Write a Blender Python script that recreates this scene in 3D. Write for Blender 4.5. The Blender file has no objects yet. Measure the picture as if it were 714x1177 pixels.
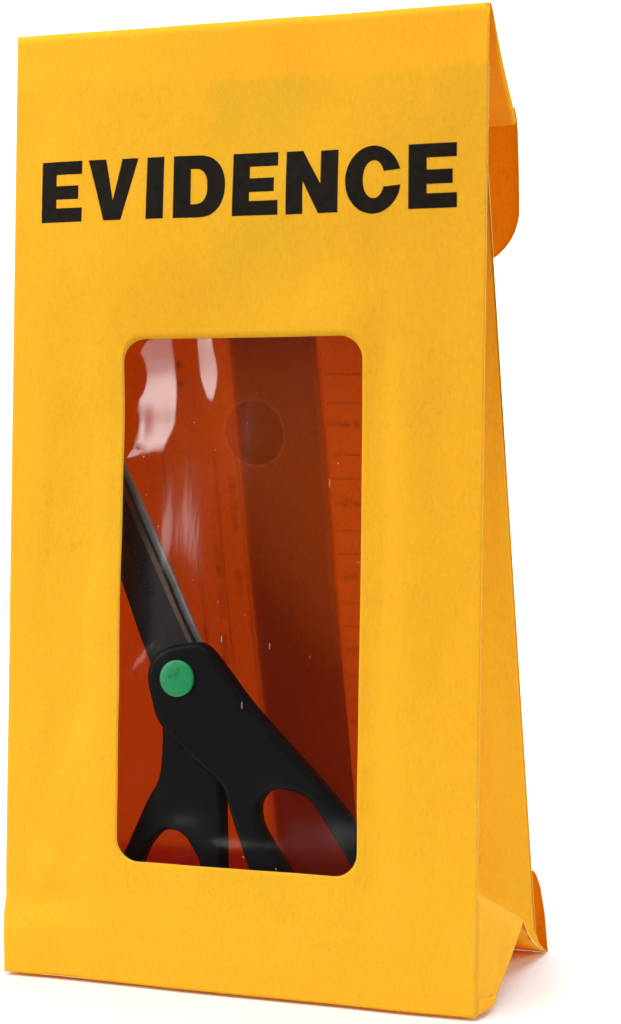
import bpy, bmesh, math, random
from mathutils import Vector, Matrix, noise
from mathutils.geometry import delaunay_2d_cdt

scene = bpy.context.scene
COL = scene.collection
MM = 0.001
random.seed(7)

# ------------------------------------------------------------------ camera
cam_d = bpy.data.cameras.new('camera')
cam = bpy.data.objects.new('camera', cam_d)
COL.objects.link(cam)
r = Vector((9.37353416e-01, 3.48379851e-01, -2.31738233e-04))
u = Vector((-0.01252539, 0.03436565, 0.99933083))
f = Vector((-0.34815469, 0.93672327, -0.03657635))
cam.matrix_world = Matrix(((r.x, u.x, -f.x, 0.28924126), (r.y, u.y, -f.y, -0.52613477),
                           (r.z, u.z, -f.z, 0.15357530), (0, 0, 0, 1)))
cam.location.z += 0.0010
cam_d.sensor_fit = 'VERTICAL'
cam_d.sensor_height = 24.0
cam_d.lens = 24.0 * 2400 / 1177
cam_d.clip_start = 0.02
cam_d.clip_end = 50
cam_d.dof.use_dof = True
cam_d.dof.focus_distance = 0.585
cam_d.dof.aperture_fstop = 14
scene.camera = cam

# ------------------------------------------------------------------ world, lamps, exposure
w = bpy.data.worlds.new('World')
scene.world = w
w.use_nodes = True
w.node_tree.nodes['Background'].inputs[0].default_value = (1, 1, 1, 1)
w.node_tree.nodes['Background'].inputs[1].default_value = 0.03

def softbox(name, loc, target, sx, sy, power, color=(1, 1, 1), hot=False):
    l = bpy.data.lights.new(name, 'AREA')
    l.shape = 'RECTANGLE'; l.size = sx; l.size_y = sy; l.energy = power; l.color = color
    o = bpy.data.objects.new(name, l); COL.objects.link(o)
    o.location = loc
    d = Vector(target) - Vector(loc)
    o.rotation_euler = d.to_track_quat('-Z', 'Y').to_euler()
    if hot:                                   # a softbox is brighter in the middle of its cloth
        l.use_nodes = True
        nt = l.node_tree
        em = next(n for n in nt.nodes if n.type == 'EMISSION')
        ge = nt.nodes.new('ShaderNodeNewGeometry')
        di = nt.nodes.new('ShaderNodeVectorMath'); di.operation = 'DISTANCE'
        di.inputs[1].default_value = (0.5, 0.5, 0.0)
        mr = nt.nodes.new('ShaderNodeMapRange'); mr.interpolation_type = 'SMOOTHSTEP'
        mr.inputs['From Min'].default_value = 0.05; mr.inputs['From Max'].default_value = 0.62
        mr.inputs['To Min'].default_value = 1.6; mr.inputs['To Max'].default_value = 0.3
        nt.links.new(ge.outputs['Parametric'], di.inputs[0]); nt.links.new(di.outputs['Value'], mr.inputs['Value'])
        nt.links.new(mr.outputs[0], em.inputs['Strength'])
    return o

softbox('key_softbox', (-0.49, -0.50, 0.36), (0.05, 0.03, 0.16), 0.34, 0.62, 4.7, (1, 0.985, 0.96), hot=True)
softbox('top_softbox', (0.22, 0.16, 1.35), (0.12, 0.16, 0.0), 1.3, 1.2, 18, (0.93, 0.97, 1.0))
softbox('right_softbox', (1.05, -0.15, 0.55), (0.1, 0.05, 0.1), 0.5, 0.6, 4.4)
softbox('front_softbox', (-0.18, -0.55, 0.84), (0.03, 0.0, 0.20), 0.5, 0.4, 4.15)
softbox('backdrop_lamp', (0.05, 0.55, 0.75), (-0.35, 1.5, 0.35), 1.6, 0.3, 18)

scene.view_settings.view_transform = 'Standard'
scene.view_settings.look = 'None'
scene.view_settings.exposure = 0.0
scene.view_settings.gamma = 1.0
scene.render.engine = 'CYCLES'
scene.cycles.use_denoising = True
scene.cycles.max_bounces = 16
scene.cycles.diffuse_bounces = 8
scene.cycles.transparent_max_bounces = 16
scene.cycles.transmission_bounces = 12
scene.cycles.caustics_reflective = False
scene.cycles.caustics_refractive = False

# ------------------------------------------------------------------ materials
def new_mat(name):
    m = bpy.data.materials.new(name); m.use_nodes = True
    nt = m.node_tree
    for n in list(nt.nodes):
        nt.nodes.remove(n)
    out = nt.nodes.new('ShaderNodeOutputMaterial')
    return m, nt, out

def N(nt, kind, **kw):
    n = nt.nodes.new(kind)
    for k, v in kw.items():
        if k in n.inputs:
            n.inputs[k].default_value = v
        else:
            setattr(n, k, v)
    return n

def coords(nt, scale=(1, 1, 1)):
    tc = N(nt, 'ShaderNodeTexCoord')
    mp = N(nt, 'ShaderNodeMapping')
    mp.inputs['Scale'].default_value = scale
    nt.links.new(tc.outputs['Object'], mp.inputs['Vector'])
    return mp.outputs['Vector']

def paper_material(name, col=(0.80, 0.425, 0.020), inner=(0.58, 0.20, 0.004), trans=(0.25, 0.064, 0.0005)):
    m, nt, out = new_mat(name)
    L = nt.links
    # kraft fibre: fine mottling plus faint long grain
    n1 = N(nt, 'ShaderNodeTexNoise', Scale=1300.0, Detail=3.0, Roughness=0.65)
    L.new(coords(nt), n1.inputs['Vector'])
    n2 = N(nt, 'ShaderNodeTexNoise', Scale=1.0, Detail=3.0, Roughness=0.6)
    L.new(coords(nt, (1500, 1500, 420)), n2.inputs['Vector'])
    n3 = N(nt, 'ShaderNodeTexNoise', Scale=38.0, Detail=4.0, Roughness=0.55)
    L.new(coords(nt), n3.inputs['Vector'])
    add = N(nt, 'ShaderNodeMath', operation='ADD'); L.new(n1.outputs['Fac'], add.inputs[0]); L.new(n2.outputs['Fac'], add.inputs[1])
    add2 = N(nt, 'ShaderNodeMath', operation='MULTIPLY_ADD'); L.new(n3.outputs['Fac'], add2.inputs[0])
    add2.inputs[1].default_value = 0.32; L.new(add.outputs[0], add2.inputs[2])
    ramp = N(nt, 'ShaderNodeMapRange'); L.new(add2.outputs[0], ramp.inputs['Value'])
    ramp.inputs['From Min'].default_value = 0.72; ramp.inputs['From Max'].default_value = 1.60
    ramp.inputs['To Min'].default_value = 0.85; ramp.inputs['To Max'].default_value = 1.11
    # sparse darker flecks
    vor = N(nt, 'ShaderNodeTexNoise', Scale=210.0, Detail=2.0)
    L.new(coords(nt, (1, 1, 0.6)), vor.inputs['Vector'])
    fl = N(nt, 'ShaderNodeMapRange'); L.new(vor.outputs['Fac'], fl.inputs['Value'])
    fl.inputs['From Min'].default_value = 0.68; fl.inputs['From Max'].default_value = 0.78
    fl.inputs['To Min'].default_value = 1.0; fl.inputs['To Max'].default_value = 0.92
    mul = N(nt, 'ShaderNodeMath', operation='MULTIPLY'); L.new(ramp.outputs[0], mul.inputs[0]); L.new(fl.outputs[0], mul.inputs[1])
    def tint(c, amt=1.0):
        v = N(nt, 'ShaderNodeVectorMath', operation='SCALE')
        v.inputs[0].default_value = c
        L.new(mul.outputs[0], v.inputs['Scale'])
        return v.outputs[0]
    bs = N(nt, 'ShaderNodeBsdfPrincipled')
    bs.inputs['Roughness'].default_value = 0.7
    bs.inputs['Specular IOR Level'].default_value = 0.05
    # the inner face of the paper is a deeper orange than the outside
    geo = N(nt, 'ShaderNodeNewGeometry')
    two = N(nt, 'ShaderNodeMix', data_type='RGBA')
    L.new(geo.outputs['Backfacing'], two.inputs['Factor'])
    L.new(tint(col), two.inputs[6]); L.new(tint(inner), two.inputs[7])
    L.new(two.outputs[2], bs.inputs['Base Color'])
    tr = N(nt, 'ShaderNodeBsdfTranslucent')
    L.new(tint(trans), tr.inputs['Color'])
    bump = N(nt, 'ShaderNodeBump', Strength=0.22, Distance=0.0003)
    L.new(add.outputs[0], bump.inputs['Height'])
    L.new(bump.outputs[0], bs.inputs['Normal'])
    ad = N(nt, 'ShaderNodeAddShader')
    L.new(bs.outputs[0], ad.inputs[0]); L.new(tr.outputs[0], ad.inputs[1])
    L.new(ad.outputs[0], out.inputs['Surface'])
    return m

def plain(name, col, rough=0.5, spec=0.5, metal=0.0, bump=0.0, bscale=600.0, var=0.0):
    m, nt, out = new_mat(name)
    L = nt.links
    bs = N(nt, 'ShaderNodeBsdfPrincipled')
    bs.inputs['Base Color'].default_value = (*col, 1)
    bs.inputs['Roughness'].default_value = rough
    bs.inputs['Specular IOR Level'].default_value = spec
    bs.inputs['Metallic'].default_value = metal
    n1 = N(nt, 'ShaderNodeTexNoise', Scale=bscale, Detail=4.0)
    L.new(coords(nt), n1.inputs['Vector'])
    if var:
        mr = N(nt, 'ShaderNodeMapRange'); L.new(n1.outputs['Fac'], mr.inputs['Value'])
        mr.inputs['From Min'].default_value = 0.3; mr.inputs['From Max'].default_value = 0.7
        mr.inputs['To Min'].default_value = 1 - var; mr.inputs['To Max'].default_value = 1 + var
        v = N(nt, 'ShaderNodeVectorMath', operation='SCALE'); v.inputs[0].default_value = col
        L.new(mr.outputs[0], v.inputs['Scale']); L.new(v.outputs[0], bs.inputs['Base Color'])
    if bump:
        b = N(nt, 'ShaderNodeBump', Strength=bump, Distance=0.0002)
        L.new(n1.outputs['Fac'], b.inputs['Height']); L.new(b.outputs[0], bs.inputs['Normal'])
    L.new(bs.outputs[0], out.inputs['Surface'])
    return m

PAPER = paper_material('yellow_kraft_paper')
SHADED_BACK = paper_material('kraft_paper_shaded_back', inner=(0.22, 0.040, 0.001), trans=(0.22, 0.020, 0.0003))  # same paper; the bag interior's shade and red glow put into its colours
TAB = paper_material('shaded_tab_paper', inner=(0.50, 0.145, 0.002), trans=(0.24, 0.060, 0.0004))  # same paper with the tab's deeper orange shade put into the colour
CUT = plain('cut_paper_edge', (0.85, 0.58, 0.14), 0.7, 0.2, bump=0.1, bscale=900, var=0.1)
INK = plain('black_print', (0.011, 0.008, 0.005), 0.7, 0.08, bump=0.12, bscale=420, var=0.28)
PLASTIC = plain('black_plastic', (0.0028, 0.0028, 0.0034), 0.45, 0.10, bump=0.05, bscale=1500)
BLADE = plain('dark_coated_steel', (0.018, 0.0155, 0.0155), 0.40, 0.4, metal=0.35, bump=0.05, bscale=500, var=0.2)
EDGE = plain('bright_ground_steel', (0.36, 0.35, 0.34), 0.42, 0.5, metal=0.6, bump=0.03, bscale=500, var=0.10)
STRIP = plain('worn_blade_edge', (0.10, 0.062, 0.048), 0.42, 0.5, metal=0.5, bump=0.04, bscale=400, var=0.25)
GREEN = plain('green_plastic', (0.012, 0.30, 0.10), 0.35, 0.45, bump=0.05, bscale=900)
MARK = plain('dark_blade_print', (0.008, 0.006, 0.007), 0.55, 0.3)
BLACKW = plain('white_sweep_paper', (0.88, 0.88, 0.885), 0.75, 0.15, bump=0.25, bscale=900, var=0.03)

def faint_ink(name, alpha, col=(0.03, 0.02, 0.012)):
    m, nt, out = new_mat(name)
    d = N(nt, 'ShaderNodeBsdfDiffuse'); d.inputs['Color'].default_value = (*col, 1)
    t = N(nt, 'ShaderNodeBsdfTransparent')
    mx = N(nt, 'ShaderNodeMixShader'); mx.inputs[0].default_value = alpha
    nt.links.new(t.outputs[0], mx.inputs[1]); nt.links.new(d.outputs[0], mx.inputs[2])
    nt.links.new(mx.outputs[0], out.inputs['Surface'])
    return m
FORM_INK = faint_ink('form_print', 0.58)
SEAM_DIMMER = faint_ink('seam_dimmer', 0.42, (0.16, 0.07, 0.02))  # added tinted sheet that dims the light coming through the lap seam
DISC_TINT = faint_ink('dark_disc', 0.13)
RING_TINT = faint_ink('pale_ring', 0.035, (0.75, 0.5, 0.3))

def film_material():
    m, nt, out = new_mat('clear_window_film')
    L = nt.links
    t = N(nt, 'ShaderNodeBsdfTransparent'); t.inputs['Color'].default_value = (0.97, 0.95, 0.945, 1)
    g = N(nt, 'ShaderNodeBsdfGlossy'); g.inputs['Roughness'].default_value = 0.115
    g.inputs['Color'].default_value = (1, 1, 1, 1)
    # two-sided Fresnel reflectance of a thin sheet (Schlick)
    geo = N(nt, 'ShaderNodeNewGeometry')
    dt = N(nt, 'ShaderNodeVectorMath', operation='DOT_PRODUCT'); L.new(geo.outputs['Normal'], dt.inputs[0]); L.new(geo.outputs['Incoming'], dt.inputs[1])
    ab = N(nt, 'ShaderNodeMath', operation='ABSOLUTE'); L.new(dt.outputs['Value'], ab.inputs[0])
    om = N(nt, 'ShaderNodeMath', operation='SUBTRACT'); om.inputs[0].default_value = 1.0; L.new(ab.outputs[0], om.inputs[1])
    pw = N(nt, 'ShaderNodeMath', operation='POWER'); L.new(om.outputs[0], pw.inputs[0]); pw.inputs[1].default_value = 5.0
    fr = N(nt, 'ShaderNodeMath', operation='MULTIPLY_ADD'); L.new(pw.outputs[0], fr.inputs[0])
    fr.inputs[1].default_value = 0.93; fr.inputs[2].default_value = 0.045
    # the crinkled film: very fine drawing lines
    nz = N(nt, 'ShaderNodeTexNoise', Scale=1.0, Detail=3.0)
    L.new(coords(nt, (160, 160, 22)), nz.inputs['Vector'])
    b = N(nt, 'ShaderNodeBump', Strength=0.16, Distance=0.0006); L.new(nz.outputs['Fac'], b.inputs['Height'])
    L.new(b.outputs[0], g.inputs['Normal'])
    g2 = N(nt, 'ShaderNodeBsdfGlossy'); g2.inputs['Roughness'].default_value = 0.27
    gm = N(nt, 'ShaderNodeMixShader'); gm.inputs[0].default_value = 0.08
    L.new(g.outputs[0], gm.inputs[1]); L.new(g2.outputs[0], gm.inputs[2])
    mx = N(nt, 'ShaderNodeMixShader')
    L.new(fr.outputs[0], mx.inputs[0]); L.new(t.outputs[0], mx.inputs[1]); L.new(gm.outputs[0], mx.inputs[2])
    # dust and tiny scratches caught on the film
    v = N(nt, 'ShaderNodeTexVoronoi', Scale=190.0); v.inputs['Randomness'].default_value = 1.0
    L.new(coords(nt), v.inputs['Vector'])
    c = N(nt, 'ShaderNodeMath', operation='LESS_THAN'); L.new(v.outputs['Distance'], c.inputs[0]); c.inputs[1].default_value = 0.05
    sel = N(nt, 'ShaderNodeSeparateColor'); L.new(v.outputs['Color'], sel.inputs[0])
    c2 = N(nt, 'ShaderNodeMath', operation='GREATER_THAN'); L.new(sel.outputs[0], c2.inputs[0]); c2.inputs[1].default_value = 0.66
    both = N(nt, 'ShaderNodeMath', operation='MULTIPLY'); L.new(c.outputs[0], both.inputs[0]); L.new(c2.outputs[0], both.inputs[1])
    v2 = N(nt, 'ShaderNodeTexVoronoi', Scale=1.0); L.new(coords(nt, (480, 480, 90)), v2.inputs['Vector'])
    s1 = N(nt, 'ShaderNodeMath', operation='LESS_THAN'); L.new(v2.outputs['Distance'], s1.inputs[0]); s1.inputs[1].default_value = 0.10
    sel2 = N(nt, 'ShaderNodeSeparateColor'); L.new(v2.outputs['Color'], sel2.inputs[0])
    s2 = N(nt, 'ShaderNodeMath', operation='GREATER_THAN'); L.new(sel2.outputs[1], s2.inputs[0]); s2.inputs[1].default_value = 0.978
    sc = N(nt, 'ShaderNodeMath', operation='MULTIPLY'); L.new(s1.outputs[0], sc.inputs[0]); L.new(s2.outputs[0], sc.inputs[1])
    mxx = N(nt, 'ShaderNodeMath', operation='MAXIMUM'); L.new(both.outputs[0], mxx.inputs[0]); L.new(sc.outputs[0], mxx.inputs[1])
    amt = N(nt, 'ShaderNodeMath', operation='MULTIPLY'); L.new(mxx.outputs[0], amt.inputs[0]); amt.inputs[1].default_value = 0.24
    d = N(nt, 'ShaderNodeBsdfDiffuse'); d.inputs['Color'].default_value = (0.85, 0.72, 0.55, 1)
    m2 = N(nt, 'ShaderNodeMixShader'); L.new(amt.outputs[0], m2.inputs[0]); L.new(mx.outputs[0], m2.inputs[1]); L.new(d.outputs[0], m2.inputs[2])
    L.new(m2.outputs[0], out.inputs['Surface'])
    return m
FILM = film_material()

# ------------------------------------------------------------------ helpers
def link(name, me, mat, parent=None, smooth=True):
    o = bpy.data.objects.new(name, me); COL.objects.link(o)
    if mat: me.materials.append(mat)
    if smooth:
        for p in me.polygons: p.use_smooth = True
    if parent: o.parent = parent
    return o

def mesh_from(name, verts, faces):
    me = bpy.data.meshes.new(name)
    me.from_pydata([tuple(v) for v in verts], [], faces)
    me.update()
    return me

def face_out(me, d):
    """turn every face so that the printed side of the paper looks along d"""
    bm = bmesh.new(); bm.from_mesh(me)
    d = Vector(d)
    bmesh.ops.reverse_faces(bm, faces=[q for q in bm.faces if q.normal.dot(d) < 0])
    bm.to_mesh(me); bm.free()

def rim(o, t=0.28):
    m = o.modifiers.new('edge', 'SOLIDIFY'); m.thickness = t * MM; m.offset = -1; m.use_rim = True; m.use_rim_only = True
    o.data.materials.append(CUT); m.material_offset_rim = 1
    return o

def grid(name, fn, nu, nv, mat, parent, smooth=True, edge=0.28, out=None):
    """fn(s, t) -> (x, y, z) in millimetres"""
    vs = []
    for j in range(nv + 1):
        for i in range(nu + 1):
            p = fn(i / nu, j / nv); vs.append((p[0] * MM, p[1] * MM, p[2] * MM))
    fs = []
    for j in range(nv):
        for i in range(nu):
            a = j * (nu + 1) + i
            fs.append((a, a + 1, a + nu + 2, a + nu + 1))
    o = link(name, mesh_from(name, vs, fs), mat, parent, smooth)
    if out: face_out(o.data, out)
    if edge: rim(o, edge)
    return o

def lerp(a, b, t): return a + (b - a) * t
def sstep(a, b, x):
    t = min(1, max(0, (x - a) / (b - a))); return t * t * (3 - 2 * t)
def gauss(x, c, s): return math.exp(-((x - c) / s) ** 2)
def interp(tab, x):
    if x <= tab[0][0]: return tab[0][1]
    for (x0, y0), (x1, y1) in zip(tab, tab[1:]):
        if x <= x1: return lerp(y0, y1, (x - x0) / (x1 - x0))
    return tab[-1][1]

W, H, YT = 140.0, 267.546, 10.952
SL = YT / H
def thing(name, label, cat, loc=(0, 0, 0)):
    o = bpy.data.objects.new(name, None); COL.objects.link(o)
    o.location = loc; o['label'] = label; o['category'] = cat
    o.empty_display_size = 0.02
    return o

# ------------------------------------------------------------------ the white sweep it stands on
def sweep():
    prof = [(-0.2, 0), (0.9, 0)]
    R = 0.45
    for k in range(1, 13):
        a = k / 12 * math.pi / 2
        prof.append((0.9 + R * math.sin(a), R - R * math.cos(a)))
    prof.append((0.9 + R, 2.2))
    vs, fs = [], []
    for (y, z) in prof:
        vs += [(-2.6, y, z), (2.2, y, z)]
    for i in range(len(prof) - 1):
        fs.append((2 * i, 2 * i + 1, 2 * i + 3, 2 * i + 2))
    o = link('backdrop', mesh_from('backdrop', vs, fs), BLACKW)
    o['kind'] = 'structure'
    o['label'] = 'seamless white sweep under and behind the yellow bag'
sweep()

# ------------------------------------------------------------------ the paper bag
bag = thing('paper_bag', 'yellow kraft paper bag standing upright with a clear window and bold black lettering', 'paper bag', (0, 0, 0.0010))

def disp(x, z):
    """gentle buckling of the front panel (mm, towards the back is positive)"""
    inner = sstep(0, 14, x) * sstep(0, 14, W - x)
    d = 0.0
    low = sstep(215, 120, z)
    d += -0.62 * gauss(x, 29, 7.5) * low * sstep(22, 50, z)          # soft ridge left of the window
    d += 0.75 * gauss(x, 20, 8) * low * sstep(22, 60, z)
    d += 0.50 * gauss(x, 111, 5.5) * sstep(225, 150, z) * sstep(15, 40, z)
    d += -0.45 * gauss(x, 119, 7) * sstep(225, 150, z) * sstep(15, 40, z)
    d += 0.8 * gauss(x - 0.08 * (z - 240), 78, 20) * gauss(z, 238, 24)    # shallow dip above the word
    d += -0.5 * gauss(x, 40, 22) * gauss(z, 205, 18)
    d += 0.45 * gauss(x, 92, 20) * gauss(z, 200, 12)
    d += 0.7 * (noise.noise((x * 0.022, z * 0.016, 3.1)) + 0.4 * noise.noise((x * 0.055, z * 0.04, 8.1)))
    d += -0.55 * gauss(x, 10 + (z - 22) * 0.30, 6) * sstep(20, 30, z) * sstep(85, 60, z)   # diagonal crease at lower left
    d *= 2.6 * inner
    if d > 1.0: d = 1.0 + (d - 1.0) * 0.35
    # kink where the bottom folds: lower strip leans forward a little
    c = 19.5 - 3.0 * gauss(x, 18, 14)
    if z < c + 6:
        d += -0.55 * sstep(c + 1.8, c - 2.2, z) * (0.30 + 0.70 * sstep(42, 3, x) + 0.35 * sstep(110, 140, x)) * sstep(0, 8, z)
    # left edge puckers where the lower fold meets it
    d += -0.5 * gauss(x, 6, 12) * gauss(z, 14, 6) * sstep(0, 8, z)
    d += 1.2 * (0.35 + 0.65 * sstep(0, 5, x)) * gauss(x, 4, 15) * gauss(z, 22.5, 3.2) + 0.7 * gauss(x, 14, 9) * gauss(z, 36, 14)
    return d

def fp(x, z, off=0.0):
    return (x, z * SL + disp(x, z) + off, z)

WX0, WX1, WZ0, WZ1, WR = 35.2, 106.0, 34.3, 180.6, 6.5
def rounded(x0, x1, z0, z1, rad, n):
    """four sides, each from mid corner arc to mid corner arc"""
    cs = [(x0 + rad, z0 + rad, 180), (x1 - rad, z0 + rad, 270), (x1 - rad, z1 - rad, 0), (x0 + rad, z1 - rad, 90)]
    sides = []
    for k in range(4):
        a, b = cs[k], cs[(k + 1) % 4]
        pts = []
        na = 8
        for i in range(na + 1):
            t = math.radians(a[2] + 45 + 45 * i / na); pts.append((a[0] + rad * math.cos(t), a[1] + rad * math.sin(t)))
        for i in range(1, n):
            p, q = pts[na], (b[0] + rad * math.cos(math.radians(b[2])), b[1] + rad * math.sin(math.radians(b[2])))
            pts.append((lerp(p[0], q[0], i / n), lerp(p[1], q[1], i / n)))
        for i in range(na):
            t = math.radians(b[2] + 45 * i / na); pts.append((b[0] + rad * math.cos(t), b[1] + rad * math.sin(t)))
        sides.append(pts)
    return sides

def front_panel():
    ins = []
    outs = []
    corners = [(0, 0), (W, 0), (W, H), (0, H)]
    for k, s in enumerate(rounded(WX0, WX1, WZ0, WZ1, WR, 46)):
        a, b = corners[k], corners[(k + 1) % 4]
        n = len(s)
        for i, p in enumerate(s):
            ins.append(p)
            t = i / n
            outs.append((lerp(a[0], b[0], t), lerp(a[1], b[1], t)))
    n = len(ins); R = 44
    vs, fs = [], []
    for j in range(R + 1):
        t = j / R
        for i in range(n):
            x = lerp(ins[i][0], outs[i][0], t); z = lerp(ins[i][1], outs[i][1], t)
            vs.append([c * MM for c in fp(x, z)])
    for j in range(R):
        for i in range(n):
            a, b = j * n + i, j * n + (i + 1) % n
            fs.append((a, b, b + n, a + n))
    o = link('front_panel', mesh_from('front_panel', vs, fs), PAPER, bag)
    face_out(o.data, (0, -1, 0))
    rim(o, 0.35)
front_panel()

# --- the printed word: strokes laid on the paper
def letters():
    T, B = 231.3, 214.1
    vs, fs = [], []
    def quad(a, b, c, d):
        nu = max(1, int(max(math.dist(a, b), math.dist(d, c)) / 0.9)); nv = max(1, int(max(math.dist(a, d), math.dist(b, c)) / 0.9))
        base = len(vs)
        for j in range(nv + 1):
            for i in range(nu + 1):
                s, t = i / nu, j / nv
                x = lerp(lerp(a[0], b[0], s), lerp(d[0], c[0], s), t); z = lerp(lerp(a[1], b[1], s), lerp(d[1], c[1], s), t)
                vs.append([q * MM for q in fp(x, z, -0.06)])
        for j in range(nv):
            for i in range(nu):
                k = base + j * (nu + 1) + i
                fs.append((k, k + 1, k + nu + 2, k + nu + 1))
    def rect(x0, x1, z0, z1): quad((x0, z0), (x1, z0), (x1, z1), (x0, z1))
    def e(x0, x1, st):
        rect(x0, x0 + st, B, T)
        rect(x0 + st, x1, T - 3.7, T); rect(x0 + st, x1 - 1.1, 220.6, 224.4); rect(x0 + st, x1 + 0.1, B, B + 4.0)
    def strip(outer, inner):
        for i in range(len(outer) - 1):
            quad(outer[i], outer[i + 1], inner[i + 1], inner[i])
    e(8.95, 21.8, 4.8)
    quad((28.9, B), (31.65, B), (31.65, 219.6), (29.2, T)); quad((28.9, B), (29.2, T), (26.5, T), (23.8, T))
    quad((31.65, B), (34.3, B), (39.1, T), (36.8, T)); quad((31.65, B), (36.8, T), (34.2, T), (31.65, 219.6))
    rect(41.9, 47.0, B, T)
    # D
    rect(49.9, 54.9, B, T)
    o, i_ = [(54.9, T)], [(54.9, T - 3.7)]
    for k in range(25):
        a = math.pi / 2 - math.pi * k / 24
        ca, sa = math.cos(a), math.sin(a)
        sg = lambda v, e_: math.copysign(abs(v) ** e_, v)
        o.append((57.2 + 7.75 * sg(ca, 0.86), 222.7 + 8.6 * sg(sa, 0.92)))
        i_.append((56.0 + 3.75 * sg(ca, 0.80), 222.7 + 4.9 * sg(sa, 0.80)))
    o.append((54.9, B)); i_.append((54.9, B + 3.7)); strip(o, i_)
    e(67.2, 80.4, 4.9)
    # N
    rect(82.9, 87.85, B - 0.1, T - 0.1); rect(93.1, 98.2, B - 0.1, T - 0.3)
    quad((87.85, 223.0), (92.5, B - 0.1), (93.1, 222.0), (87.85, T - 0.1)); quad((92.5, B - 0.1), (93.1, B - 0.1), (93.1, 218), (93.1, 222.0))
    # C
    o, i_ = [], []
    for k in range(41):
        a = math.radians(16 + (345 - 16) * k / 40)
        ca, sa = math.cos(a), math.sin(a)
        o.append((108.3 + 8.0 * ca, 222.4 + 9.15 * sa))
        i_.append((108.5 + 3.05 * ca, 222.5 + 5.1 * (abs(sa) ** 0.9) * (1 if sa > 0 else -1)))
    o[0] = (116.0, 225.0); i_[0] = (111.35, 224.6); o[-1] = (116.1, 220.8); i_[-1] = (111.2, 220.4)
    strip(o, i_)
    e(118.3, 131.7, 5.1)
    link('printed_word', mesh_from('printed_word', vs, fs), INK, bag)
letters()

# --- window film, glued behind the paper; tilted where it has buckled on the left
def film():
    x0, x1, z0, z1 = WX0 - 3, WX1 + 3, WZ0 - 2, WZ1 + 1.5
    st = 0.45
    nx, nz = int((x1 - x0) / st), int((z1 - z0) / st)
    def tilt(x, z):
        t = 0.0
        # tall buckle at upper left
        xr = 49.6 + 1.0 * math.sin((z - 150) * 0.10) - 2.2 * sstep(158, 150, z)
        t += 0.20 * sstep(xr + 0.9, xr - 0.9, x) * sstep(146, 152, z)
        # a dimple inside it: one flank steeper, one flank flat, so the sheet closes again
        hx, hz = (x - 35.0) / 5.4, (z - 170.5) / 7.6
        t -= 0.22 * sstep(1.2, 0.8, hx * hx + hz * hz) * (1 if hx > 0 else -1)
        ring = ((x - 39.0) / 3.0) ** 2 + ((z - 156.5) / 5.5) ** 2
        t += 0.26 * ((x - 39.0) / 3.0) * math.exp(-ring * 0.9)
        # slim tongue to its right
        cx = 59.3 + 0.10 * (180 - z)
        hw = 2.9 * sstep(158, 172, z) + 0.2
        t += 0.19 * sstep(hw + 0.5, hw - 0.5, abs(x - cx)) * sstep(158, 166, z)
        # weaker buckles lower down
        t += 0.075 * gauss(x, 47.5, 3.0) * sstep(104, 118, z) * sstep(150, 140, z)
        t += 0.10 * gauss(x + 0.45 * (z - 97), 47.5, 3.2) * gauss(z, 96, 8)
        t += 0.095 * gauss(x - 0.8 * (z - 88), 38.5, 1.8) * gauss(z, 88, 7)
        t += 0.10 * gauss(x, 37.0, 1.6) * gauss(z, 62, 4)
        t += 0.09 * gauss(x - 0.6 * (z - 56), 45, 2.0) * gauss(z, 58, 8)
        t += 0.12 * gauss(x, 38.0, 2.2) * gauss(z, 76, 5)
        t += 0.078 * gauss(x - 0.5 * (z - 45), 46, 4) * gauss(z, 47, 8)
        t += 0.04 * gauss(x - 0.3 * (z - 45), 62, 5) * gauss(z, 43, 5)
        t += 0.03 * gauss(x, 84, 4) * gauss(z, 39, 3)
        t += 0.13 * gauss(x, 104.3, 0.5) * gauss(z, 72, 7)
        t += 0.030 * noise.noise((x * 0.12, z * 0.03, 1.7))
        return t
    vs, fs = [], []
    hgt = []
    for j in range(nz + 1):
        z = z0 + j * st
        row = [0.0] * (nx + 1)
        acc = 0.0
        for i in range(nx - 1, -1, -1):
            x = x0 + i * st
            acc += tilt(x + st / 2, z) * st
            row[i] = acc
        tot = row[0]
        for i in range(nx + 1):                     # the sheet leans back to its glued right edge
            row[i] -= 0.14 * tot * sstep(nx, 0.25 * nx, i)
        hgt.append(row)
    for j in range(nz + 1):
        z = z0 + j * st
        for i in range(nx + 1):
            x = x0 + i * st
            fall = hgt[j][i]
            vs.append((x * MM, (z * SL + disp(x, z) + 0.75 + max(fall, -0.5)) * MM, z * MM))
    for j in range(nz):
        for i in range(nx):
            a = j * (nx + 1) + i
            fs.append((a, a + 1, a + nx + 2, a + nx + 1))
    link('window_film', mesh_from('window_film', vs, fs), FILM, bag)
film()

# --- back panel
def yb(z): return 15.5 + 0.25 * (203.0 - z)
def back_y(x, z):
    if z > 226.5:
        y = z * SL + 0.9 + (disp(x, z))
        return y
    e = 1.4 * noise.noise((x * 0.02, z * 0.015, 11.0)) * sstep(0, 20, x) * sstep(0, 20, W - x) * sstep(226, 190, z) * sstep(2, 20, z)
    y = yb(z) + e
    return max(y, z * SL + 0.9 + disp(x, z))
# two halves glued in a lap seam down the middle: the left one runs inside to x = 87.3, the right one outside from x = 61
def back_half(x0, x1, off):
    def fn(s, t):
        x = lerp(x0, x1, s); z = lerp(9.0, 252.0, t)
        o = off(x) * (1 if z < 222 else 0.4)
        return (x, back_y(x, z) + o, z)
    return fn
grid('back_panel', back_half(0, 87.3, lambda x: -0.35), 36, 110, SHADED_BACK, bag, out=(0, 1, 0.1))
grid('back_panel', back_half(61.0, W, lambda x: 0.9 * sstep(84, 61, x)), 34, 110, SHADED_BACK, bag, out=(0, 1, 0.1))

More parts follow.
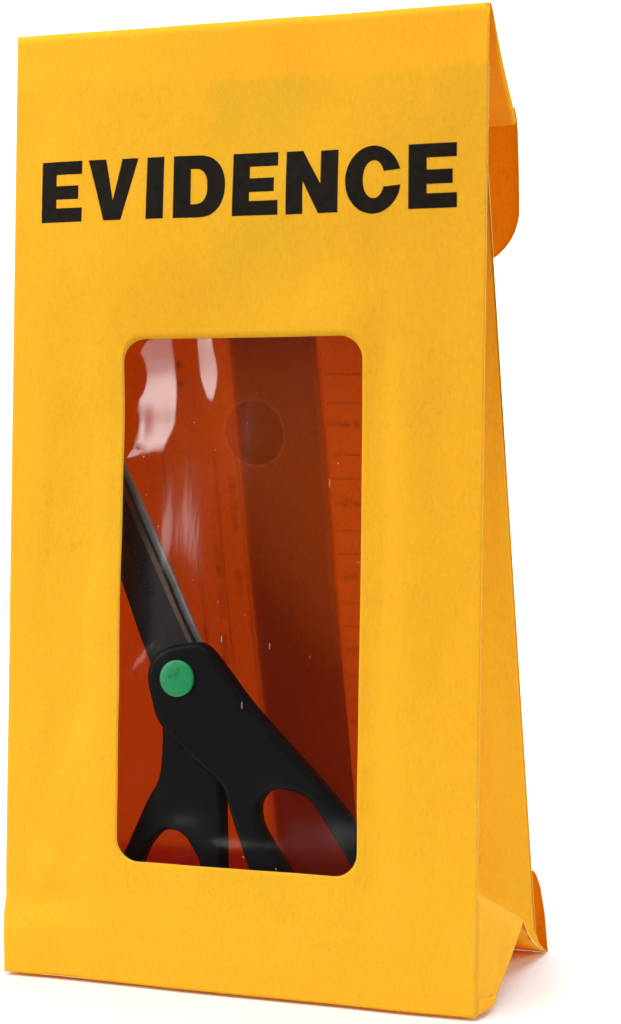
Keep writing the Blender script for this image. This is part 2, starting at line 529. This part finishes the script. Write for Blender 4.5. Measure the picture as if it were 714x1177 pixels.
grid('seam_dimmer', lambda s, t: (lerp(62.5, 87.0, s), back_y(lerp(62.5, 87.0, s), lerp(9, 224, t)) - 0.12, lerp(9, 224, t)), 12, 90, SEAM_DIMMER, bag, edge=0)

# --- side gussets
def gus_fold(z): return lerp(14.0, 17.0, sstep(228, 60, z))
def y_front(x, z): return z * SL + disp(x, z) + 0.55
def right_gusset():
    vs, fs = [], []
    def add(p): vs.append([c * MM for c in p]); return len(vs) - 1
    def patch(fn, nu, nv):
        base = len(vs)
        for j in range(nv + 1):
            for i in range(nu + 1): add(fn(i / nu, j / nv))
        for j in range(nv):
            for i in range(nu):
                a = base + j * (nu + 1) + i; fs.append((a, a + 1, a + nu + 2, a + nu + 1))
    ym = lambda z: 0.5 * (z * SL + yb(z))
    fold = lambda z: Vector((W - gus_fold(z), ym(z), z))
    P = Vector((141.5, 44.5, 16.6)); A = Vector((140, y_front(140, 32), 32)); Bc = Vector((140, 0.05, 0.3))
    # inner (front) half above the crease
    patch(lambda s, t: Vector((140, y_front(140, lerp(32, 223, t)), lerp(32, 223, t))).lerp(fold(lerp(32, 223, t)), s), 8, 40)
    # outer (rear) half above the crease
    def rear(s, t):
        z = lerp(32, 223, t)
        p = fold(z).lerp(Vector((140, yb(z), z)), s)
        p.x += 1.6 * sstep(0, 0.15, t) * math.sin(s * math.pi) * noise.noise((z * 0.02, s * 2, 5))
        return p
    patch(rear, 16, 60)
    # rear half below: down to the arched bottom edge
    low = [P, Vector((140.9, 49.3, 13.7)), Vector((140.5, 52.6, 11.4)), Vector((140.2, 60.4, 6.7)), Vector((140, 70.7, 2.2)), Vector((140, 79.2, -0.6))]
    def lowc(s):
        q = s * (len(low) - 1); i = min(int(q), len(low) - 2); return low[i].lerp(low[i + 1], q - i)
    redge = [Vector((140, yb(32), 32)), Vector((140, 61.4, 20)), Vector((140, 64.6, 8)), Vector((140, 70.0, 3.0)), Vector((140, 79.2, -0.6))]
    def redc(s):
        q = s * (len(redge) - 1); i = min(int(q), len(redge) - 2); return redge[i].lerp(redge[i + 1], q - i)
    def rearlow(s, t):
        top = lambda q: fold(32).lerp(redge[0], q)
        lef = fold(32).lerp(P, t); rig = redc(t)
        return top(s).lerp(lowc(s), t) + lef.lerp(rig, s) - (top(0).lerp(lowc(0), t)).lerp(top(1).lerp(lowc(1), t), s)
    # inner front half running down into the crease
    patch(lambda s, t: A.lerp(fold(32).lerp(P, t), s), 8, 8)
    patch(rearlow, 16, 14)
    # front half below: flipped outwards, from the front corner edge out to the apex
    bote = [Bc, Vector((141.0, 6.5, 0.5)), Vector((141.6, 13.0, 1.6)), Vector((141.8, 24.0, 6.6)), Vector((141.8, 36.0, 12.6)), P]
    def botc(s):
        q = s * (len(bote) - 1); i = min(int(q), len(bote) - 2); return bote[i].lerp(bote[i + 1], q - i)
    def frontlow(s, t):
        zf = lerp(32, 0.3, t)
        edge = Vector((140, y_front(140, zf), zf))
        top = A.lerp(P, s); bot = botc(s)
        # Coons patch with a degenerate right side at P
        c = top.lerp(bot, t) + (edge.lerp(P, s)) - (A.lerp(Bc, t)).lerp(P, s)
        b = math.sin(math.pi * s) * math.sin(math.pi * min(1, t * 1.05))
        c.x += 1.3 * b + 0.9 * b * noise.noise((s * 4.0, t * 4.0, 2.0)) - 1.1 * gauss(s, 0.42, 0.12) * gauss(t, 0.55, 0.2)
        return c
    patch(frontlow, 22, 20)
    me = mesh_from('side_gusset', vs, fs)
    o = link('side_gusset', me, PAPER, bag)
    bm = bmesh.new(); bm.from_mesh(me); bmesh.ops.remove_doubles(bm, verts=bm.verts, dist=2e-5); bm.to_mesh(me); bm.free(); face_out(me, (1, 0, 0))
    for p in me.polygons: p.use_smooth = True
    me.set_sharp_from_angle(angle=math.radians(28))
    rim(o, 0.35)
    # the glued hem of the bottom shows as a second layer along the front of the arch
    def hem(s, t):
        q = lerp(0.03, 0.36, s)
        return frontlow(q, 1 - lerp(0.16, 0.0, t) * (1 - 0.6 * s)) + Vector((0.75 * s + 0.15, -0.1, 0.1))
    grid('bottom_hem', hem, 12, 5, PAPER, bag, out=(1, 0, 0), edge=0.5)
right_gusset()

def left_gusset(s, t):
    z = lerp(0.4, 221, t)
    ya, yc = y_front(0, z), yb(z)
    y = lerp(ya, yc, s); g = 9.0 * sstep(0, 0.5, s) * sstep(1, 0.5, s) * sstep(0, 30, z)
    return (g, y, z)
grid('side_gusset', left_gusset, 20, 50, PAPER, bag, out=(-1, 0, 0))

# --- bottom: pushed up along the middle so that the sides arch
def bottom(s, t):
    x = lerp(0.3, 139.7, s); y = 0.4 + 78.6 * t
    hgt = lerp(7.0, 15.5, max(sstep(0.6, 1.0, s), sstep(0.4, 0.0, s)))
    k = t / 0.56 if t < 0.56 else (1 - t) / 0.44
    k = k ** 1.12
    return (x, y, 0.1 - 0.8 * t + hgt * k)
grid('bottom_panel', bottom, 30, 24, PAPER, bag, out=(0, 0, -1))
# glued bottom flap standing off behind the back panel
def bflap(s, t):
    x = W * s
    prof = [(0, 79.4, -0.8), (0.36, 75.2, 11.7), (0.66, 69.8, 20.8), (0.85, 65.0, 25.4), (1, 61.8, 27.2)]
    y = interp([(a, b) for a, b, c in prof], t); z = interp([(a, c) for a, b, c in prof], t)
    k = sstep(0.55, 1.0, s)
    yflat = lerp(79.4, yb(27) + 1.0, min(1, t))
    return (x, lerp(yflat, y, k), z)
grid('bottom_flap', bflap, 40, 24, PAPER, bag, out=(0, 1, 0.5))

# --- top flap: folded over the ridge, hanging behind with rounded corners
PROF = [(10.95, 267.5), (11.6, 268.0), (12.6, 268.25), (13.7, 267.8), (15.2, 266.2), (20.4, 260.7), (26, 255.0), (33, 248.2), (38.9, 242.6), (40.2, 241.0)]
TABP = [(36.6, 244.0), (38.9, 241.6), (40.0, 238.5), (41.2, 229), (41.9, 217), (41.7, 208), (41.2, 200.5)]
def path(prof):
    L = [0]
    for a, b in zip(prof, prof[1:]): L.append(L[-1] + math.dist(a, b))
    def at(q):
        return interp([(l, p[0]) for l, p in zip(L, prof)], q), interp([(l, p[1]) for l, p in zip(L, prof)], q)
    return L, at
def sheet(name, rows, mat, out_dir, edge):
    n = len(rows[0])
    vs = [(p[0] * MM, p[1] * MM, p[2] * MM) for r_ in rows for p in r_]
    fs = [(j * n + i, j * n + i + 1, (j + 1) * n + i + 1, (j + 1) * n + i) for j in range(len(rows) - 1) for i in range(n - 1)]
    me = mesh_from(name, vs, fs)
    if me.polygons[(len(rows) // 2) * (n - 1) + 5].normal.dot(Vector(out_dir)) < 0:
        bm = bmesh.new(); bm.from_mesh(me); bmesh.ops.reverse_faces(bm, faces=bm.faces); bm.to_mesh(me); bm.free()
    return rim(link(name, me, mat, bag), edge)
def top_flap():
    # the flattened mouth of the bag folded over the ridge: two layers joined by a rounded side fold
    L, at = path(PROF)
    qs = sorted(set(L[:5] + [L[-1] * k / 30 for k in range(1, 31)]))
    rows = []
    for q in qs:
        y, z = at(q); y1, z1 = at(min(L[-1], q + 0.6)); y0, z0 = at(max(0, q - 0.6))
        t = Vector((y1 - y0, z1 - z0)).normalized(); nrm = Vector((t.y, -t.x))        # towards the inside of the fold
        nrm = nrm if nrm.dot(Vector((-0.6, -0.8))) > 0 else -nrm
        if q < 5: nrm = Vector((-0.5, -0.866))
        rr = lerp(0.12, 1.25, sstep(1.5, 22, q))
        row = []
        for k in range(41):
            x = lerp(0, W - rr, k / 40)
            row.append((x, y + disp(x, H) * sstep(20, 0, q), z))
        for k in range(1, 10):
            a = math.pi * k / 9
            d = rr - rr * math.cos(a)
            row.append((W - rr + rr * math.sin(a), y + nrm.x * d, z + nrm.y * d))
        qb = max(q, 4.0 + 0.02 * q)                                                   # the under layer starts below the ridge
        yb_, zb_ = at(qb)
        for k in range(1, 13):
            sag = 0.35 * math.sin(k / 12 * 3.0)
            row.append((W - rr - 3.5 * k, yb_ + nrm.x * (2 * rr + sag * rr), zb_ + nrm.y * (2 * rr + sag * rr)))
        rows.append(row)
    sheet('top_flap', rows, PAPER, (0, 0.5, 1), 0.4)
def closing_tab():
    L, at = path(TABP)
    tot, R = L[-1], 16.0
    qs = sorted(set([tot * k / 26 for k in range(27)] + [tot - R + R * math.sin(math.radians(a)) for a in range(0, 91, 6)]))
    rows = []
    for q in qs:
        y, z = at(q); ins = 0.0
        if q > tot - R:
            d = q - (tot - R); ins = R - math.sqrt(max(0, R * R - d * d))
        rows.append([(lerp(ins, W + 0.25 - ins, i / 60), y + 0.25 * sstep(0.6, 1, i / 60) * sstep(tot - 40, tot, q), z) for i in range(61)])
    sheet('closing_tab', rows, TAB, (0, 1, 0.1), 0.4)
top_flap()
closing_tab()

# --- printing on the outside of the back, showing through the paper from inside
def form_print():
    vs, fs = [], []
    def q(x0, x1, z0, z1):
        n = max(1, int((z1 - z0) / 3)); m = max(1, int((x1 - x0) / 4))
        base = len(vs)
        for j in range(n + 1):
            for i in range(m + 1):
                x, z = lerp(x0, x1, i / m), lerp(z0, z1, j / n)
                vs.append((x * MM, (back_y(x, z) + 0.10) * MM, z * MM))
        for j in range(n):
            for i in range(m):
                a = base + j * (m + 1) + i; fs.append((a, a + 1, a + m + 2, a + m + 1))
    for z in (170.7, 162.7, 148.1, 141.3, 126.5, 119.8, 105.5, 98.5, 84, 77, 62, 55):
        q(88.5, 128, z - 0.22, z + 0.22)
    rnd = random.Random(3)
    def word(x0, x1, zc, h):                      # small illegible printed words
        x = x0
        while x < x1:
            wv = rnd.uniform(0.25, 0.5)
            q(x, x + wv, zc - h / 2, zc + h / 2 * rnd.choice((1, 1, 1.5)))
            if rnd.random() < 0.7: q(x + wv + 0.01, x + wv + 0.55, zc + rnd.choice((-1, 1, 0)) * h / 2 - 0.2, zc + h / 2 * 0.2)
            x += rnd.uniform(0.8, 1.3)
    for z in (156.9, 134.5, 113.0, 91.5, 70): word(88.6, 98.2, z, 1.9)
    for x in (37.0, 45.2, 53.0, 60): q(x - 0.2, x + 0.2, 30, 150)
    def vword(xc, z0, z1, h):
        z = z0
        while z < z1:
            wv = rnd.uniform(0.3, 0.5)
            q(xc - h / 2, xc + h / 2, z, z + wv)
            if rnd.random() < 0.6: q(xc + rnd.choice((-1, 0.2)) * h / 2, xc + rnd.choice((-0.5, 0.9)) * h / 2 + 0.4, z + wv + 0.02, z + wv + 0.5)
            z += rnd.uniform(0.9, 1.35)
    for (xc, z0, z1) in ((51.5, 112, 122), (51.0, 100, 108), (50.5, 86, 95), (57.8, 126, 141), (45.0, 92, 97), (57.4, 106, 114)):
        vword(xc, z0, z1, 2.0)
    for x, z in ((44.8, 173.7), (44.6, 168.5), (52.5, 174), (52.4, 168)): q(x - 1, x + 1, z - 0.8, z + 0.8)
    link('form_print', mesh_from('form_print', vs, fs), FORM_INK, bag)
form_print()

# --- faint dark disc on the seam, with a pale ring around it
def disc(name, cx, cz, rad, off, mat, r0=0.0):
    vs, fs = [], []
    n = 48
    rr = [r0 if r0 else 0.05, (r0 + rad) / 2 if r0 else rad * 0.5, rad]
    for q in rr:
        for i in range(n):
            a = 2 * math.pi * i / n; x, z = cx + q * math.cos(a), cz + q * math.sin(a) * 1.05
            vs.append((x * MM, (back_y(x, z) + off) * MM, z * MM))
    for j in range(2):
        for i in range(n):
            a, b = j * n + i, j * n + (i + 1) % n; fs.append((a, b, b + n, a + n))
    return link(name, mesh_from(name, vs, fs), mat, bag)
for cx, cz in ((66.2, 154.3),):
    d_ = disc('round_mark', cx, cz, 8.7, -0.62, DISC_TINT)
    d_ = disc('round_mark', cx, cz, 9.6, -0.66, RING_TINT, r0=8.8)

# ------------------------------------------------------------------ scissors
sc_root = thing('scissors', 'black handled scissors with a green pivot button inside the bag behind its window', 'scissors', (0, 0, 0.0010))
KV = math.sqrt(1 + SL * SL)
CS, SN = 1 / KV, SL / KV
def to3(x, v, off):
    """coordinates in a plane parallel to the front panel, off mm behind it"""
    return Vector((x * MM, (v * SN + off) * MM, (v * CS - off * SN * 0) * MM))

def smooth_loop(pts, n=6):
    out = []
    m = len(pts)
    for i in range(m):
        p0, p1, p2, p3 = (Vector(pts[(i + k) % m]) for k in (-1, 0, 1, 2))
        for k in range(n):
            t = k / n
            out.append(0.5 * ((2 * p1) + (p2 - p0) * t + (2 * p0 - 5 * p1 + 4 * p2 - p3) * t * t + (3 * p1 - p0 - 3 * p2 + p3) * t ** 3))
    return out

def plate(name, loops, half, bevel, off, mat, parent, smooth=True, res=4):
    cu = bpy.data.curves.new(name, 'CURVE'); cu.dimensions = '2D'; cu.fill_mode = 'BOTH'
    cu.extrude = max(0, half - bevel) * MM; cu.bevel_depth = bevel * MM; cu.bevel_resolution = res
    cu.offset = -bevel * MM
    for lp in loops:
        pts = smooth_loop(lp) if smooth else [Vector(p) for p in lp]
        sp = cu.splines.new('POLY'); sp.points.add(len(pts) - 1); sp.use_cyclic_u = True
        for p, q in zip(sp.points, pts): p.co = (q[0] * MM, q[1] * MM, 0, 1)
    tmp = bpy.data.objects.new('tmp', cu); COL.objects.link(tmp)
    dg = bpy.context.evaluated_depsgraph_get(); dg.update()
    me = bpy.data.meshes.new_from_object(tmp.evaluated_get(dg))
    bpy.data.objects.remove(tmp); bpy.data.curves.remove(cu)
    me.name = name
    # x -> x, y -> up the panel, z -> towards the viewer
    M = Matrix(((1, 0, 0, 0), (0, SN, -CS, off * MM), (0, CS, SN, 0), (0, 0, 0, 1)))
    me.transform(M)
    me.materials.clear()
    o = link(name, me, mat, parent)
    me.set_sharp_from_angle(angle=math.radians(40))
    return o

RH = [(41.64, 84.93), (42.38, 89.39), (44.49, 92.42), (47.96, 94.26), (52.76, 95.4), (57.28, 95.56), (60.76, 93.49), (65.32, 88.31), (72.78, 79.41), (83.29, 69.07), (93.67, 59.1), (103.42, 48.51), (109.03, 41.55), (113.11, 34.75), (114.22, 26.59), (111.85, 19.33), (105.68, 14.56), (98.16, 12.96), (89.24, 14.35), (80.93, 20.39), (75.63, 28.4), (73.21, 33.53), (68.04, 47.22), (65.85, 53.63), (63.95, 56.92), (56.73, 62.36), (50.51, 67.9), (45.06, 73.27), (43.09, 78.84)]
RHh = [(75.84, 49.4), (76.31, 52.56), (78.6, 55.11), (82.2, 56.04), (87.35, 55.39), (91.21, 53.23), (96.39, 46.63), (102.07, 37.98), (105.69, 31.13), (106.76, 26.01), (104.82, 22.3), (100.07, 20.26), (94.22, 22.17), (89.04, 27.5), (84.59, 34.35), (79.06, 41.9), (76.67, 45.84)]
LH = [(42.15, 79.79), (44.15, 73.47), (44.78, 67.33), (43.86, 56.93), (39.92, 49.29), (33.85, 36.02), (29.87, 27.54), (29.18, 19.04), (33.7, 10.96), (43.28, 7.56), (54.01, 8.97), (61.63, 15.23), (64.42, 23.5), (64.27, 32.99), (63.8, 46.6), (63.39, 56.33), (61.65, 65.99), (57.45, 80.45)]
LHh = [(39.08, 33.16), (40.65, 36.73), (42.78, 39.59), (44.91, 41.46), (47.33, 42.11), (50.02, 41.8), (52.46, 40.24), (54.65, 37.2), (56.57, 33.42), (57.48, 26.14), (54.93, 19.09), (48.82, 15.41), (42.07, 15.6), (37.65, 20.19), (37.0, 27.08)]
BA = [(41.53, 89.4), (38.45, 96.44), (33.35, 109.37), (26.8, 125.33), (20.18, 142.67), (15.76, 158.88), (13.31, 172.65), (12.93, 178.91), (13.76, 179.4), (22.1, 161.35), (32.02, 142.25), (37.92, 129.95), (46.84, 112.17), (50.16, 104.91), (56.47, 93.38), (56.13, 80.69), (45.2, 78.99)]
BB = [(42.0, 89.66), (34.11, 106.73), (24.97, 128.93), (18.32, 146.37), (12.73, 163.94), (10.81, 179.04), (11.87, 182.55), (13.0, 182.03), (20.77, 167.14), (30.73, 147.91), (39.18, 131.36), (49.78, 109.62), (56.41, 95.83), (58.1, 90.26), (53.45, 80.28), (45.4, 79.93)]
ST = [(29.9, 143.2), (31.6, 142.6), (37.5, 130.2), (46.4, 112.4), (49.8, 105.1), (55.2, 94.6), (53.9, 94.3), (48.6, 104.3), (45.0, 111.7), (36.0, 129.6)]

plate('handle', [LH, LHh], 2.9, 1.6, 10.2, PLASTIC, sc_root)
plate('handle', [RH, RHh], 3.1, 1.7, 6.6, PLASTIC, sc_root)
plate('blade', [BB], 0.6, 0.15, 8.8, EDGE, sc_root, smooth=False, res=1)
ba = plate('blade', [BA], 0.7, 0.2, 7.0, BLADE, sc_root, smooth=False, res=1)
plate('cutting_edge', [ST], 0.15, 0.05, 6.25, STRIP, ba, smooth=False, res=1)

# marking printed along the front blade
def blade_mark():
    bmv, bmf = [], []
    d = Vector((42.0 - 32.9, 105.0 - 126.5)).normalized(); nrm = Vector((-d.y, d.x))
    def q(a0, a1, b0, b1):
        base = len(bmv)
        for a, b in ((a0, b0), (a1, b0), (a1, b1), (a0, b1)):
            p = Vector((32.6, 126.0)) + d * a + nrm * b
            v = to3(p.x, p.y, 6.22); bmv.append(v)
        bmf.append((base, base + 1, base + 2, base + 3))
    rnd = random.Random(5)
    a = 0.0
    for k in range(8):
        q(a, a + 0.5, 0, 2.6)
        if k % 3 == 0: q(a + 0.51, a + 1.5, 2.1, 2.6); q(a + 0.51, a + 1.5, 0, 0.5); q(a + 1.5, a + 2.0, 0.3, 2.3)
        elif k % 3 == 1: q(a + 0.51, a + 1.6, 1.1, 1.6); q(a + 0.51, a + 1.7, 2.1, 2.6)
        else: q(a + 0.51, a + 1.7, 0, 0.5)
        a += 2.6
    link('blade_marking', mesh_from('blade_marking', bmv, bmf), MARK, ba, smooth=False)
blade_mark()

# green pivot button with an embossed mark
def pivot():
    cx, cz, rad = 51.27, 85.7, 5.15
    vs, fs = [], []
    n = 64
    prof = [(1.0, 3.6), (1.0, 3.0), (0.97, 2.8), (0.90, 2.72), (0.6, 2.66), (0.3, 2.63), (0.02, 2.62)]
    for q, off in prof:
        for i in range(n):
            a = 2 * math.pi * i / n
            vs.append(to3(cx + rad * q * math.cos(a), cz + rad * q * math.sin(a), off))
    for j in range(len(prof) - 1):
        for i in range(n):
            a, b = j * n + i, j * n + (i + 1) % n; fs.append((a, b, b + n, a + n))
    o = link('pivot_button', mesh_from('pivot_button', vs, fs), GREEN, sc_root)
    loops = []
    cx, cz = cx - 0.5, cz + 0.8
    bars = [((-1.9, -0.2), (-1.2, 0.5)), ((-1.2, 0.2), (-0.1, 1.6)), ((-0.5, -0.1), (0.9, 2.2)), ((0.6, 1.0), (1.1, 1.7)), ((-2.0, -0.8), (-1.7, -0.5)), ((0.7, -0.1), (1.2, 0.3)), ((0.1, -0.8), (0.5, -0.5))]
    for (a, b) in bars:
        p, q = Vector(a), Vector(b); d = (q - p).normalized() * 0.0; nn = Vector((-(q - p).y, (q - p).x)).normalized() * 0.22
        loops.append([tuple(p + nn + Vector((cx, cz))), tuple(q + nn * 1.2 + Vector((cx, cz))), tuple(q - nn * 1.2 + Vector((cx, cz))), tuple(p - nn + Vector((cx, cz)))])
    plate('embossed_mark', loops, 0.16, 0.06, 2.62, GREEN, o, smooth=False, res=2)
pivot()
